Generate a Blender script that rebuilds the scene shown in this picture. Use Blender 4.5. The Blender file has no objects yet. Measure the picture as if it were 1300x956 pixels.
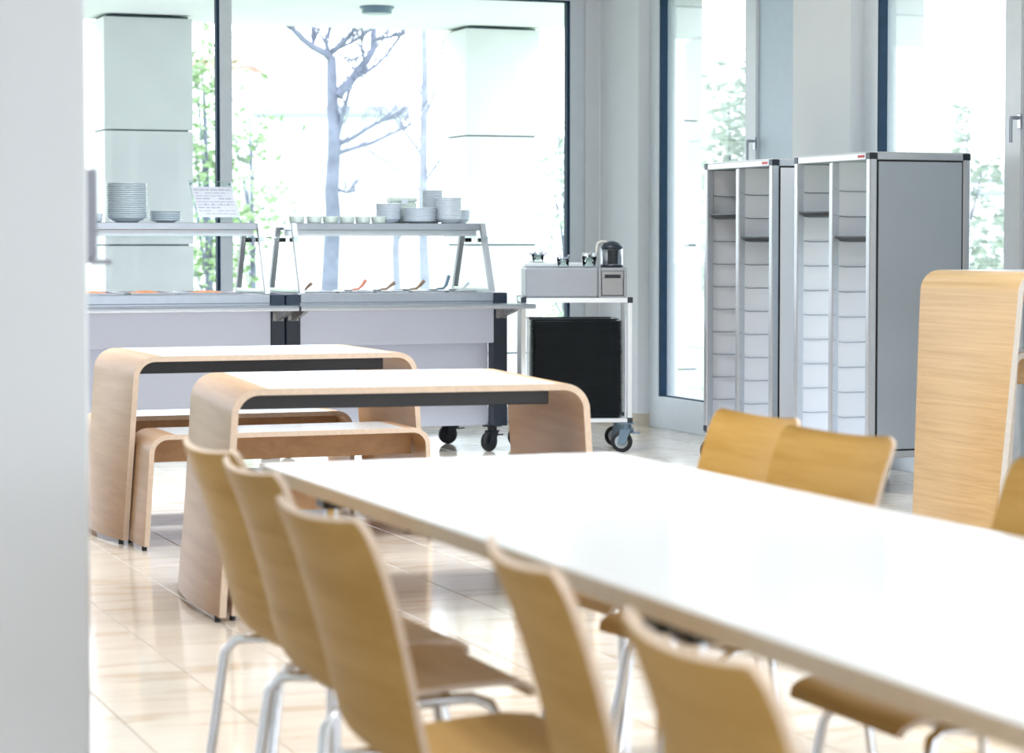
import bpy, bmesh, math, random
from mathutils import Vector, Matrix

random.seed(7)
sc = bpy.context.scene
COL = sc.collection
PI = math.pi

# ------------------------------------------------------------------ camera
CAM_H = 1.215
cam_d = bpy.data.cameras.new('camera')
cam = bpy.data.objects.new('camera', cam_d)
COL.objects.link(cam)
cam.location = (0, 0, CAM_H)
cam.rotation_euler = (PI/2 - math.radians(2.415), 0, -math.radians(20.95))
cam_d.sensor_width = 36.0
cam_d.lens = 83.08
cam_d.shift_y = -0.0342
cam_d.clip_end = 400
cam_d.dof.use_dof = True
cam_d.dof.focus_distance = 11.0
cam_d.dof.aperture_fstop = 4.0
sc.camera = cam

# ------------------------------------------------------------------ light
world = bpy.data.worlds.new('overcast_sky')
sc.world = world
world.use_nodes = True
wb = world.node_tree.nodes['Background']
wb.inputs[0].default_value = (0.85, 0.91, 1.0, 1)
wb.inputs[1].default_value = 3.7

sc.view_settings.view_transform = 'Standard'
sc.view_settings.look = 'None'
sc.view_settings.gamma = 1.0
sc.view_settings.use_curve_mapping = False
sc.view_settings.exposure = 0.32


def area(name, loc, size, power, color=(1, 1, 1)):
    l = bpy.data.lights.new(name, 'AREA')
    l.shape = 'RECTANGLE'
    l.size, l.size_y = size
    l.energy = power
    l.color = color
    o = bpy.data.objects.new(name, l)
    o.location = loc
    COL.objects.link(o)
    return o


# unseen fill lights under the ceiling, added to brighten the room
COOL, NEUTRAL = (0.84, 0.92, 1.0), (0.96, 0.98, 1.0)
FILL_LIGHTS = ((1.9, 2.0, 18, NEUTRAL, 'added fill light panel above the near half of the dining table'), (1.9, 5.2, 34, NEUTRAL, 'added fill light panel above the far end of the dining table'),
         (1.0, 0.6, 20, NEUTRAL, 'added fill light panel in front of the white wall end'),
         (4.0, 4.2, 22, NEUTRAL, 'added fill light panel right of the dining table'), (3.9, 7.0, 40, COOL, 'added fill light panel above the standing table'),
         (2.4, 8.2, 30, NEUTRAL, 'added fill light panel above the nearer bent table'), (1.6, 11.3, 60, COOL, 'added fill light panel before the left serving counter'),
         (3.7, 11.3, 62, COOL, 'added fill light panel before the tray trolley'))
for lx, ly, pw, lcol, lab in FILL_LIGHTS:
    a_ = area('fill_light', (lx, ly, 2.93), (1.4, 0.5), pw, lcol)
    a_.data.spread = math.radians(125)


# ------------------------------------------------------------------ materials
def new_mat(name):
    m = bpy.data.materials.new(name)
    m.use_nodes = True
    nt = m.node_tree
    return m, nt, nt.nodes['Principled BSDF']


def setp(p, **k):
    names = dict(color='Base Color', rough='Roughness', metal='Metallic', spec='Specular IOR Level',
                 coat='Coat Weight', coat_rough='Coat Roughness', trans='Transmission Weight', ior='IOR',
                 emis='Emission Strength', sss='Subsurface Weight')
    for a, v in k.items():
        i = p.inputs[names[a]]
        if a == 'color':
            v = (*v, 1)
        i.default_value = v


def plain(name, color, rough=0.5, metal=0.0, spec=0.5, noise=0.04, scale=14, coat=0.0, bump=0.0):
    """principled paint / plastic / metal with faint procedural mottling and optional fine relief"""
    m, nt, p = new_mat(name)
    setp(p, color=color, rough=rough, metal=metal, spec=spec, coat=coat, coat_rough=0.1)
    tc = nt.nodes.new('ShaderNodeTexCoord')
    nz = nt.nodes.new('ShaderNodeTexNoise')
    nz.inputs['Scale'].default_value = scale
    nz.inputs['Detail'].default_value = 3
    nt.links.new(tc.outputs['Object'], nz.inputs['Vector'])
    r = nt.nodes.new('ShaderNodeValToRGB')
    r.color_ramp.elements[0].position = 0.3
    r.color_ramp.elements[1].position = 0.7
    r.color_ramp.elements[0].color = (*[c*(1-noise) for c in color], 1)
    r.color_ramp.elements[1].color = (*[min(1, c*(1+noise)) for c in color], 1)
    nt.links.new(nz.outputs[0], r.inputs[0])
    nt.links.new(r.outputs[0], p.inputs['Base Color'])
    if bump:
        b = nt.nodes.new('ShaderNodeBump')
        b.inputs['Strength'].default_value = bump
        b.inputs['Distance'].default_value = 0.002
        nt.links.new(nz.outputs[0], b.inputs['Height'])
        nt.links.new(b.outputs[0], p.inputs['Normal'])
    return m


def wood(name, c1, c2, stretch=(28, 1.6, 34), rough=0.35, coat=0.25, spec=0.5):
    """straight-grained veneer: stretched noise in object space"""
    m, nt, p = new_mat(name)
    tc = nt.nodes.new('ShaderNodeTexCoord')
    oi = nt.nodes.new('ShaderNodeObjectInfo')
    ad = nt.nodes.new('ShaderNodeVectorMath'); ad.operation = 'ADD'
    mp = nt.nodes.new('ShaderNodeMapping')
    mp.inputs['Scale'].default_value = stretch
    nt.links.new(tc.outputs['Object'], ad.inputs[0])
    nt.links.new(oi.outputs['Random'], ad.inputs[1])
    nt.links.new(ad.outputs[0], mp.inputs['Vector'])
    n1 = nt.nodes.new('ShaderNodeTexNoise')
    n1.inputs['Scale'].default_value = 1.0
    n1.inputs['Detail'].default_value = 5
    n1.inputs['Distortion'].default_value = 0.4
    nt.links.new(mp.outputs[0], n1.inputs['Vector'])
    n2 = nt.nodes.new('ShaderNodeTexNoise')
    n2.inputs['Scale'].default_value = 5.0
    n2.inputs['Detail'].default_value = 2
    nt.links.new(mp.outputs[0], n2.inputs['Vector'])
    mx = nt.nodes.new('ShaderNodeMath'); mx.operation = 'MULTIPLY_ADD'
    nt.links.new(n2.outputs[0], mx.inputs[0])
    mx.inputs[1].default_value = 0.35
    nt.links.new(n1.outputs[0], mx.inputs[2])
    r = nt.nodes.new('ShaderNodeValToRGB')
    r.color_ramp.elements[0].position = 0.45
    r.color_ramp.elements[1].position = 0.9
    r.color_ramp.elements[0].color = (*c1, 1)
    r.color_ramp.elements[1].color = (*c2, 1)
    nt.links.new(mx.outputs[0], r.inputs[0])
    nt.links.new(r.outputs[0], p.inputs['Base Color'])
    setp(p, rough=rough, coat=coat, coat_rough=0.18, spec=spec)
    return m


def stone(name, base, vein, rough):
    m, nt, p = new_mat(name)
    tc = nt.nodes.new('ShaderNodeTexCoord')
    oi = nt.nodes.new('ShaderNodeObjectInfo')
    sc_ = nt.nodes.new('ShaderNodeVectorMath'); sc_.operation = 'SCALE'
    sc_.inputs['Scale'].default_value = 37.0
    cmb = nt.nodes.new('ShaderNodeCombineXYZ')
    for k in range(3):
        nt.links.new(oi.outputs['Random'], cmb.inputs[k])
    nt.links.new(cmb.outputs[0], sc_.inputs[0])
    ad = nt.nodes.new('ShaderNodeVectorMath'); ad.operation = 'ADD'
    nt.links.new(tc.outputs['Object'], ad.inputs[0])
    nt.links.new(sc_.outputs[0], ad.inputs[1])
    mp = nt.nodes.new('ShaderNodeMapping')
    mp.inputs['Scale'].default_value = (2.2, 9.0, 2)
    mp.inputs['Rotation'].default_value = (0, 0, 0.12)
    nt.links.new(ad.outputs[0], mp.inputs['Vector'])
    n1 = nt.nodes.new('ShaderNodeTexNoise')
    n1.inputs['Scale'].default_value = 1.0
    n1.inputs['Detail'].default_value = 6
    n1.inputs['Distortion'].default_value = 0.8
    nt.links.new(mp.outputs[0], n1.inputs['Vector'])
    r = nt.nodes.new('ShaderNodeValToRGB')
    e = r.color_ramp.elements
    e[0].position = 0.34; e[0].color = (*vein, 1)
    e[1].position = 0.46; e[1].color = (*base, 1)
    x = e.new(0.72); x.color = (*[min(1, c*1.08) for c in base], 1)
    nt.links.new(n1.outputs[0], r.inputs[0])
    hs = nt.nodes.new('ShaderNodeHueSaturation')
    mr = nt.nodes.new('ShaderNodeMapRange')
    mr.inputs['To Min'].default_value = 0.93
    mr.inputs['To Max'].default_value = 1.05
    nt.links.new(oi.outputs['Random'], mr.inputs[0])
    nt.links.new(mr.outputs[0], hs.inputs['Value'])
    nt.links.new(r.outputs[0], hs.inputs['Color'])
    nt.links.new(hs.outputs[0], p.inputs['Base Color'])
    setp(p, rough=rough, spec=0.5)
    return m


def glass_mat(name, tint, refl=1.0):
    m = bpy.data.materials.new(name)
    m.use_nodes = True
    nt = m.node_tree
    nt.nodes.clear()
    out = nt.nodes.new('ShaderNodeOutputMaterial')
    tr = nt.nodes.new('ShaderNodeBsdfTransparent')
    tr.inputs[0].default_value = (*tint, 1)
    gl = nt.nodes.new('ShaderNodeBsdfGlossy')
    gl.inputs['Roughness'].default_value = 0.0
    fr = nt.nodes.new('ShaderNodeFresnel')
    fr.inputs[0].default_value = 1.3
    mu = nt.nodes.new('ShaderNodeMath'); mu.operation = 'MULTIPLY'
    mu.inputs[1].default_value = refl
    nt.links.new(fr.outputs[0], mu.inputs[0])
    mix = nt.nodes.new('ShaderNodeMixShader')
    nt.links.new(mu.outputs[0], mix.inputs[0])
    nt.links.new(tr.outputs[0], mix.inputs[1])
    nt.links.new(gl.outputs[0], mix.inputs[2])
    nt.links.new(mix.outputs[0], out.inputs[0])
    return m


M = {}
M['wall'] = plain('white_wall_paint', (0.80, 0.83, 0.87), 0.6, noise=0.012, scale=3)
M['ceiling'] = plain('ceiling_paint', (0.85, 0.85, 0.85), 0.7, noise=0.01, scale=3)
M['tile'] = stone('polished_travertine', (0.68, 0.60, 0.51), (0.60, 0.49, 0.375), 0.10)
M['grout'] = plain('grout', (0.50, 0.45, 0.40), 0.8)
M['stone_base'] = stone('stone_skirting', (0.70, 0.63, 0.54), (0.62, 0.52, 0.42), 0.25)
M['frame'] = plain('window_frame_grey', (0.74, 0.80, 0.86), 0.35, noise=0.02, coat=0.2)
M['frame_panel'] = plain('window_panel_grey', (0.52, 0.63, 0.74), 0.4, noise=0.02)
M['gasket'] = plain('dark_blue_gasket', (0.012, 0.040, 0.085), 0.6, spec=0.25, noise=0.1)
M['glass'] = glass_mat('window_glass', (0.985, 0.99, 0.995), 0.6)
M['clear'] = glass_mat('clear_sheet', (0.90, 0.97, 0.95), 1.0)
M['concrete'] = plain('pale_concrete_panel', (0.72, 0.74, 0.75), 0.7, noise=0.05, scale=2.2, bump=0.3)
M['joint'] = plain('panel_joint', (0.03, 0.09, 0.11), 0.6)
M['paving'] = plain('terrace_paving', (0.66, 0.66, 0.65), 0.7, noise=0.05, scale=2)
M['grass'] = plain('pale_lawn', (0.36, 0.46, 0.29), 0.9, noise=0.2, scale=1.5)
M['veneer'] = wood('beech_veneer', (0.42, 0.24, 0.118), (0.52, 0.31, 0.16), (16, 1.2, 26), 0.5, 0.06)
M['oak'] = wood('oak_veneer', (0.46, 0.29, 0.125), (0.60, 0.395, 0.19), (34, 1.2, 80), 0.4, 0.12)
M['chair_wood'] = wood('moulded_chair_veneer', (0.45, 0.255, 0.058), (0.55, 0.335, 0.105), (20, 1.2, 30), 0.5, 0.0, spec=0.22)
M['ply'] = plain('plywood_edge', (0.70, 0.55, 0.43), 0.5, noise=0.06, scale=60)
M['ply_white'] = plain('pale_plywood_edge', (0.74, 0.68, 0.62), 0.5, noise=0.05, scale=60)
M['table_edge'] = plain('table_top_edge', (0.62, 0.56, 0.47), 0.5, noise=0.04, scale=40)
M['laminate'] = plain('white_laminate', (0.80, 0.81, 0.83), 0.28, noise=0.008, scale=3, coat=0.3)
M['black_steel'] = plain('black_steel_beam', (0.018, 0.020, 0.026), 0.38, noise=0.1)
M['black'] = plain('black_plastic', (0.010, 0.013, 0.020), 0.4, noise=0.1)
M['navy'] = plain('dark_post', (0.012, 0.020, 0.036), 0.35, noise=0.08)
M['tray'] = plain('black_tray', (0.014, 0.020, 0.026), 0.32, noise=0.15, scale=6)
M['chrome'] = plain('chrome', (0.80, 0.82, 0.86), 0.12, 1.0, noise=0.01)
M['steel'] = plain('brushed_steel', (0.44, 0.47, 0.52), 0.28, 1.0, noise=0.03, scale=30)
M['alu'] = plain('anodised_aluminium', (0.60, 0.63, 0.67), 0.38, 0.7, noise=0.02, scale=30)
M['leg_alu'] = plain('satin_aluminium_leg', (0.40, 0.42, 0.45), 0.5, 0.4, noise=0.03)
M['white_metal'] = plain('white_metal', (0.80, 0.82, 0.84), 0.35, noise=0.01)
M['counter'] = plain('counter_front_panel', (0.61, 0.655, 0.80), 0.45, noise=0.015, scale=2)
M['cab_grey'] = plain('silver_grey_board', (0.43, 0.49, 0.56), 0.5, noise=0.02, scale=3)
M['cab_white'] = plain('white_cabinet_board', (0.84, 0.86, 0.90), 0.4, noise=0.01, scale=3)
M['box_grey'] = plain('grey_box_panel', (0.33, 0.35, 0.38), 0.45, noise=0.015)
M['porcelain'] = plain('porcelain', (0.72, 0.78, 0.85), 0.16, noise=0.01, coat=0.4)
M['porc_grey'] = plain('grey_glazed_porcelain', (0.52, 0.59, 0.63), 0.2, noise=0.02, coat=0.4)
M['pale_dish'] = plain('pale_green_glass_dish', (0.66, 0.76, 0.70), 0.15, noise=0.03, coat=0.5)
M['rubber'] = plain('black_rubber', (0.012, 0.014, 0.018), 0.6, noise=0.1)
M['hub'] = plain('grey_hub', (0.42, 0.47, 0.52), 0.4, noise=0.03)
M['castor_grey'] = plain('blue_grey_castor', (0.16, 0.24, 0.32), 0.4, noise=0.05)
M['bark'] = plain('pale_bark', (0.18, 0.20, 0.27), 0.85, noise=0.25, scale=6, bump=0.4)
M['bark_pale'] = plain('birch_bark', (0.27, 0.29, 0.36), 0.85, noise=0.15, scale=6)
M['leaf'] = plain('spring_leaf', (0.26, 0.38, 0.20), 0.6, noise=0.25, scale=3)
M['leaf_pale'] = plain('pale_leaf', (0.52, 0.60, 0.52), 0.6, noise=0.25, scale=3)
M['render_wall'] = plain('pale_render', (0.85, 0.86, 0.88), 0.8, noise=0.02, scale=1)
M['roof_red'] = plain('red_roof_tile', (0.66, 0.34, 0.33), 0.8, noise=0.1, scale=2)
M['roof_grey'] = plain('grey_roof_edge', (0.36, 0.38, 0.46), 0.8, noise=0.05, scale=2)
M['far_glass'] = plain('far_window', (0.55, 0.58, 0.70), 0.2, noise=0.05)
M['orange'] = plain('orange_food', (0.75, 0.22, 0.03), 0.45, noise=0.3, scale=40)
M['sauce'] = plain('dark_pan', (0.05, 0.045, 0.045), 0.4, noise=0.2)
M['cream'] = plain('pale_food', (0.74, 0.72, 0.66), 0.5, noise=0.15, scale=40)
M['spoon_wood'] = plain('brown_handle', (0.30, 0.20, 0.15), 0.5, noise=0.1)
M['spoon_red'] = plain('coral_handle', (0.75, 0.28, 0.20), 0.5, noise=0.1)
M['paper'] = plain('paper', (0.60, 0.61, 0.68), 0.7, noise=0.01)
M['print'] = plain('grey_print', (0.36, 0.37, 0.46), 0.8, noise=0.05)
M['ink'] = plain('dark_print', (0.12, 0.12, 0.2), 0.8, noise=0.05)
M['sachet'] = plain('striped_sachet', (0.40, 0.45, 0.54), 0.45, noise=0.6, scale=90)
M['dispenser'] = plain('satin_steel', (0.36, 0.36, 0.37), 0.5, 0.6, noise=0.05)
M['red'] = plain('red_badge', (0.55, 0.10, 0.08), 0.5)
M['bracket'] = plain('grey_bracket', (0.28, 0.29, 0.33), 0.45, noise=0.03)
M['bracket_metal'] = plain('zinc_bracket', (0.36, 0.36, 0.36), 0.35, 0.8, noise=0.25, scale=60)


# ------------------------------------------------------------------ mesh helpers
class MB:
    def __init__(s):
        s.v, s.f, s.mi, s.sm = [], [], [], []

    def add(s, verts, faces, mi=0, smooth=False):
        b = len(s.v)
        s.v += [tuple(v) for v in verts]
        for f in faces:
            s.f.append([b+i for i in f])
            s.mi.append(mi)
            s.sm.append(smooth)

    def box(s, x0, x1, y0, y1, z0, z1, mi=0, M_=None):
        v = [Vector((x, y, z)) for z in (z0, z1) for y in (y0, y1) for x in (x0, x1)]
        if M_:
            v = [M_ @ p for p in v]
        s.add(v, [(0, 2, 3, 1), (4, 5, 7, 6), (0, 1, 5, 4), (2, 6, 7, 3), (0, 4, 6, 2), (1, 3, 7, 5)], mi)
        return s

    def cbox(s, x0, x1, y0, y1, z0, z1, c=0.004, mi=0):
        """box with chamfered edges"""
        X = ((x0, x0+c, x1-c, x1), (y0, y0+c, y1-c, y1), (z0, z0+c, z1-c, z1))
        bm = bmesh.new()
        vs = []
        for ix in (0, 3):
            for iy in (0, 3):
                for iz in (0, 3):
                    inn = lambda i: 1 if i == 0 else 2
                    vs.append(bm.verts.new((X[0][ix], X[1][inn(iy)], X[2][inn(iz)])))
                    vs.append(bm.verts.new((X[0][inn(ix)], X[1][iy], X[2][inn(iz)])))
                    vs.append(bm.verts.new((X[0][inn(ix)], X[1][inn(iy)], X[2][iz])))
        bmesh.ops.convex_hull(bm, input=vs)
        bm.verts.ensure_lookup_table()
        bmesh.ops.dissolve_limit(bm, angle_limit=0.01, verts=bm.verts, edges=bm.edges)
        bm.verts.index_update()
        s.add([v.co[:] for v in bm.verts], [[v.index for v in f.verts] for f in bm.faces], mi)
        bm.free()
        return s

    def prism(s, poly, axis, a, b, mi=0):
        """extrude a 2D polygon along axis: 'y' -> poly is (x,z); 'x' -> (y,z); 'z' -> (x,y)"""
        def P(p, t):
            return {'x': (t, p[0], p[1]), 'y': (p[0], t, p[1]), 'z': (p[0], p[1], t)}[axis]
        n = len(poly)
        v = [P(p, a) for p in poly] + [P(p, b) for p in poly]
        f = [tuple(range(n)), tuple(range(2*n-1, n-1, -1))]
        f += [(i, i+n, (i+1) % n+n, (i+1) % n) for i in range(n)]
        s.add(v, f, mi)
        return s

    def tube(s, path, r, n=8, mi=0, cap=True):
        path = [Vector(p) for p in path]
        rs = r if isinstance(r, (list, tuple)) else [r]*len(path)
        rings = []
        up = None
        for i, p in enumerate(path):
            t = (path[min(i+1, len(path)-1)] - path[max(i-1, 0)]).normalized()
            if up is None:
                up = Vector((0, 0, 1)) if abs(t.z) < 0.9 else Vector((1, 0, 0))
            a = t.cross(up)
            if a.length < 1e-5:
                a = t.cross(Vector((0, 1, 0)))
            a.normalize()
            b = a.cross(t).normalized()
            up = b
            rings.append([p + a*math.cos(2*PI*k/n)*rs[i] + b*math.sin(2*PI*k/n)*rs[i] for k in range(n)])
        v = [q for ring in rings for q in ring]
        f = []
        for i in range(len(path)-1):
            for k in range(n):
                k2 = (k+1) % n
                f.append((i*n+k, i*n+k2, (i+1)*n+k2, (i+1)*n+k))
        s.add(v, f, mi, True)
        if cap:
            s.add(rings[0], [tuple(range(n))], mi)
            s.add(rings[-1], [tuple(range(n-1, -1, -1))], mi)
        return s

    def cyl(s, p0, p1, r, n=16, mi=0):
        return s.tube([p0, p1], r, n, mi)

    def lathe(s, prof, c=(0, 0, 0), n=24, mi=0, smooth=True):
        v, f = [], []
        for (r, z) in prof:
            for k in range(n):
                a = 2*PI*k/n
                v.append((c[0]+r*math.cos(a), c[1]+r*math.sin(a), c[2]+z))
        for i in range(len(prof)-1):
            for k in range(n):
                k2 = (k+1) % n
                f.append((i*n+k, i*n+k2, (i+1)*n+k2, (i+1)*n+k))
        s.add(v, f, mi, smooth)
        return s

    def sheet(s, path, width, bow, thick, cols=10, seg_mat=None, edge_mat=1, y0=0.0, taper=None):
        """bent plywood: path of (x,z) on the outer face, per-row width along y and outward bow"""
        n = len(path)
        O, I = [], []
        for i, (x, z) in enumerate(path):
            a, b = path[max(i-1, 0)], path[min(i+1, n-1)]
            t = Vector((b[0]-a[0], b[1]-a[1])).normalized()
            nx, nz = -t.y, t.x
            for k in range(cols+1):
                v = -1 + 2*k/cols
                d = bow[i]*(1-v*v)
                y = y0 + v*width[i]/2
                O.append((x+nx*d, y, z+nz*d))
                I.append((x+nx*(d-thick), y, z+nz*(d-thick)))
        w = cols+1
        N = len(O)
        for i in range(n-1):
            mi = seg_mat[i] if seg_mat else 0
            fo, fi = [], []
            for k in range(cols):
                q = (i*w+k, i*w+k+1, (i+1)*w+k+1, (i+1)*w+k)
                fo.append(q)
                fi.append(tuple(N+j for j in reversed(q)))
            s._sheet_faces = None
            if i == 0:
                base = len(s.v)
                s.v += O + I
            for q in fo:
                s.f.append([base+j for j in q]); s.mi.append(mi); s.sm.append(True)
            mi2 = 0 if mi == 2 else mi
            for q in fi:
                s.f.append([base+j for j in q]); s.mi.append(mi2); s.sm.append(True)
        e = []
        for i in range(n-1):
            e.append((i*w, (i+1)*w, N+(i+1)*w, N+i*w))
            e.append((i*w+cols, N+i*w+cols, N+(i+1)*w+cols, (i+1)*w+cols))
        for k in range(cols):
            e.append((k, N+k, N+k+1, k+1))
            j = (n-1)*w+k
            e.append((j, j+1, N+j+1, N+j))
        # separate vertices on the rim so that the edge stays crisp
        for q in e:
            s.add([(O+I)[j] for j in q], [(0, 1, 2, 3)], edge_mat)
        return s

    def mesh(s, name, mats):
        me = bpy.data.meshes.new(name)
        me.from_pydata(s.v, [], s.f)
        if not isinstance(mats, (list, tuple)):
            mats = [mats]
        for m in mats:
            me.materials.append(m)
        for p, mi, sm in zip(me.polygons, s.mi, s.sm):
            p.material_index = mi
            p.use_smooth = sm
        bm = bmesh.new()
        bm.from_mesh(me)
        bmesh.ops.recalc_face_normals(bm, faces=bm.faces)
        bm.to_mesh(me)
        bm.free()
        return me

    def build(s, name, mats, parent=None, loc=None, rot=None):
        o = bpy.data.objects.new(name, s.mesh(name, mats))
        COL.objects.link(o)
        if parent:
            o.parent = parent
        if loc:
            o.location = loc
        if rot:
            o.rotation_euler = rot
        return o


def tag(o, label=None, cat=None, group=None, kind=None):
    if label: o['label'] = label
    if cat: o['category'] = cat
    if group: o['group'] = group
    if kind: o['kind'] = kind
    return o


def thing(name, label, cat, loc=(0, 0, 0), rz=0.0, group=None):
    o = bpy.data.objects.new(name, None)
    o.empty_display_size = 0.1
    o.location = loc
    o.rotation_euler = (0, 0, rz)
    COL.objects.link(o)
    return tag(o, label, cat, group)


def copy_tree(o, parent=None):
    c = o.copy()
    COL.objects.link(c)
    if parent:
        c.parent = parent
        c.matrix_parent_inverse = o.matrix_parent_inverse.copy()
    for ch in list(o.children):
        copy_tree(ch, c)
    return c


def struct(o):
    o['kind'] = 'structure'
    return o


def arc(cx, cz, r, a0, a1, n):
    return [(cx+r*math.cos(a0+(a1-a0)*k/n), cz+r*math.sin(a0+(a1-a0)*k/n)) for k in range(n+1)]


def lerp(a, b, t):
    return a+(b-a)*t


# ================================================================== SETTING
# ---- floor: slab with recessed grout, tiles laid one by one
fl = MB().box(-7.0, 6.62, -5.0, 14.98, -0.12, -0.003).build('floor', M['grout'])
struct(fl)
TX, TY, G = 0.306, 0.918, 0.0035
tm = MB()
c = 0.0012
x0, x1, y0, y1 = G/2, TX-G/2, G/2, TY-G/2
tm.add([(x0, y0, -0.003), (x1, y0, -0.003), (x1, y1, -0.003), (x0, y1, -0.003),
        (x0+c, y0+c, 0), (x1-c, y0+c, 0), (x1-c, y1-c, 0), (x0+c, y1-c, 0)],
       [(0, 1, 5, 4), (1, 2, 6, 5), (2, 3, 7, 6), (3, 0, 4, 7), (4, 5, 6, 7)])
tile_me = tm.mesh('tile', M['tile'])
rest = MB()
ix0 = -25
for ix in range(-24, 21):
    X = 1.815 - 6*TX + ix*TX + 0.0
    if X < -6.9 or X+TX > 6.60:
        continue
    off = (ix % 3)*TY/3
    for iy in range(-6, 17):
        Y = iy*TY + off - 0.55
        if Y+TY > 14.97 or Y < -4.95:
            continue
        if X > 0.85 and X < 6.1 and Y > 3.6 and not (X > 4.2 and Y < 6.6) and not (X < 1.2 and Y > 8) \
                and not (X < 1.8 and Y > 10.5) and not (X > 3.2 and Y < 5.2):
            o = bpy.data.objects.new('tile', tile_me)
            o.location = (X, Y, 0)
            COL.objects.link(o)
            o.parent = fl
        else:
            rest.add([(X+x0, Y+y0, 0), (X+x1, Y+y0, 0), (X+x1, Y+y1, 0), (X+x0, Y+y1, 0),
                      (X+x0, Y+y0, -.003), (X+x1, Y+y0, -.003), (X+x1, Y+y1, -.003), (X+x0, Y+y1, -.003)],
                     [(0, 1, 2, 3), (0, 4, 5, 1), (1, 5, 6, 2), (2, 6, 7, 3), (3, 7, 4, 0)])
rt = rest.build('tile_field', M['tile'], fl)
rt['kind'] = 'stuff'

# ---- ceiling
struct(MB().box(-7.0, 6.62, -5.0, 14.98, 3.0, 3.15).build('ceiling', M['ceiling']))
for lx, ly, pw, lcol, lab in FILL_LIGHTS:  # made-up fittings around the added fill lights, out of view
    t = thing('fill_light_panel', lab, 'lamp', (lx, ly, 2.999), group='added fill lights')
    m = MB()
    m.box(-.73, .73, -.28, -.255, -.06, 0)
    m.box(-.73, .73, .255, .28, -.06, 0)
    m.box(-.73, -.705, -.255, .255, -.06, 0)
    m.box(.705, .73, -.255, .255, -.06, 0)
    m.build('housing', M['white_metal'], t)
    MB().box(-.70, .70, -.25, .25, -.064, -.0).build('back_plate', M['white_metal'], t)

# ---- left wall end (blurred white wall at the left edge of the picture)
wl = MB().cbox(-7.0, 0.857, 4.50, 4.80, 0.0, 2.998, 0.006).build('wall_left', M['wall'])
struct(wl)
struct(MB().box(-7.0, 0.857+0.012, 4.488, 4.812, 0.0, 0.085).build('baseboard_left', M['stone_base']))

# ---- back wall around the big window
YB = 14.86
bw = MB()
bw.box(6.225, 6.33, YB, YB+0.14, 0, 2.87)
bw.box(-7.0, 6.33, YB+0.0, YB+0.14, 2.87, 2.998)
bw.box(-7.0, -1.45, YB, YB+0.14, 0, 2.87)
struct(bw.build('wall_back', M['wall']))


def pane_window(name, frames, panes, gaskets, sillz=0.1):
    w = MB()
    for b in frames:
        w.box(*b)
    o = w.build(name, M['frame'])
    struct(o)
    g = MB()
    for b in gaskets:
        g.box(*b)
    g.build('gasket', M['gasket'], o)
    for b in panes:
        MB().box(*b).build('pane', M['glass'], o)
    return o


FY0, FY1 = 14.885, 14.965
mull = [(6.12, 6.225), (3.69, 3.772), (1.25, 1.332), (-1.45, -1.36)]
frames = [(a, b, FY0, FY1, 0.0, 2.87) for a, b in mull]
panes, gask = [], []
for i in range(3):
    xr, xl = mull[i][0], mull[i+1][1]
    frames.append((xl, xr, FY0, FY1, 0.0, 0.10))
    frames.append((xl, xr, FY0, FY1, 2.845, 2.87))
    panes.append((xl, xr, 14.94, 14.948, 0.10, 2.845))
    gask.append((xr-0.020, xr-0.0005, FY0-0.002, 14.939, 0.10, 2.845))
    gask.append((xl, xr-0.014, FY0-0.002, 14.939, 2.835, 2.845))
pane_window('window_1', frames, panes, gask)

# ---- right wall: pilasters with full-height glazing and opaque vent panels between
XW, XP = 6.41, 6.33
handle_me = None
MOD = 2.83
for k in range(0, 6):
    d = -MOD*k
    pil = MB().cbox(XP, 6.62, 14.22+d, 14.86+d if k == 0 else 14.89+d, 0, 2.998, 0.004).build('wall_right' if k == 0 else 'wall_right', M['wall'])
    struct(pil)
    struct(MB().box(XP-0.012, 6.45, 14.208+d, 14.855+d, 0.0, 0.083).build('baseboard_right', M['stone_base']))
    nxt = 14.89+d-MOD      # far face of the next pilaster
    gl0, gl1 = 12.815+d, 14.066+d
    w = MB()
    w.box(XW, 6.50, gl1, 14.22+d, 0.0, 2.998)                 # far jamb
    w.box(XW, 6.50, 12.66+d, gl0, 0.0, 2.998)                 # near stile
    w.box(XW, 6.50, gl0, gl1, 0.0, 0.205)                     # bottom rail
    w.box(XW, 6.50, gl0, gl1, 2.88, 2.998)                    # head
    w.box(XW-0.006, XW, 12.668+d, gl0-0.008, 0.21, 2.87)      # stile face bead
    o = struct(w.build('window_%d' % (k+2), M['frame']))
    g = MB()
    g.box(XW+0.004, 6.466, gl1-0.012, gl1-0.0005, 0.205, 2.88)
    g.box(XW+0.03, 6.466, gl0, gl1-0.012, 0.2052, 0.212)
    g.build('gasket', M['gasket'], o)
    MB().box(6.458, 6.466, gl0, gl1, 0.205, 2.88).build('pane', M['glass'], o)
    v = MB()
    v.cbox(XW+0.012, 6.50, nxt+0.004, 12.656+d, 0.02, 2.99, 0.004)
    v.build('vent_panel', M['frame_panel'], o)
    hd = MB()
    yh = 12.672+d
    hd.cbox(XW-0.014, XW-0.0062, yh-0.016, yh+0.016, 1.76, 1.835, 0.003)
    hd.cyl((XW-0.012, yh, 1.815), (XW-0.062, yh, 1.815), 0.009, 10)
    hd.tube([(XW-0.055, yh, 1.822), (XW-0.060, yh, 1.80), (XW-0.060, yh, 1.695)], 0.0095, 10)
    hd.build('handle', M['steel'], o)

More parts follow.
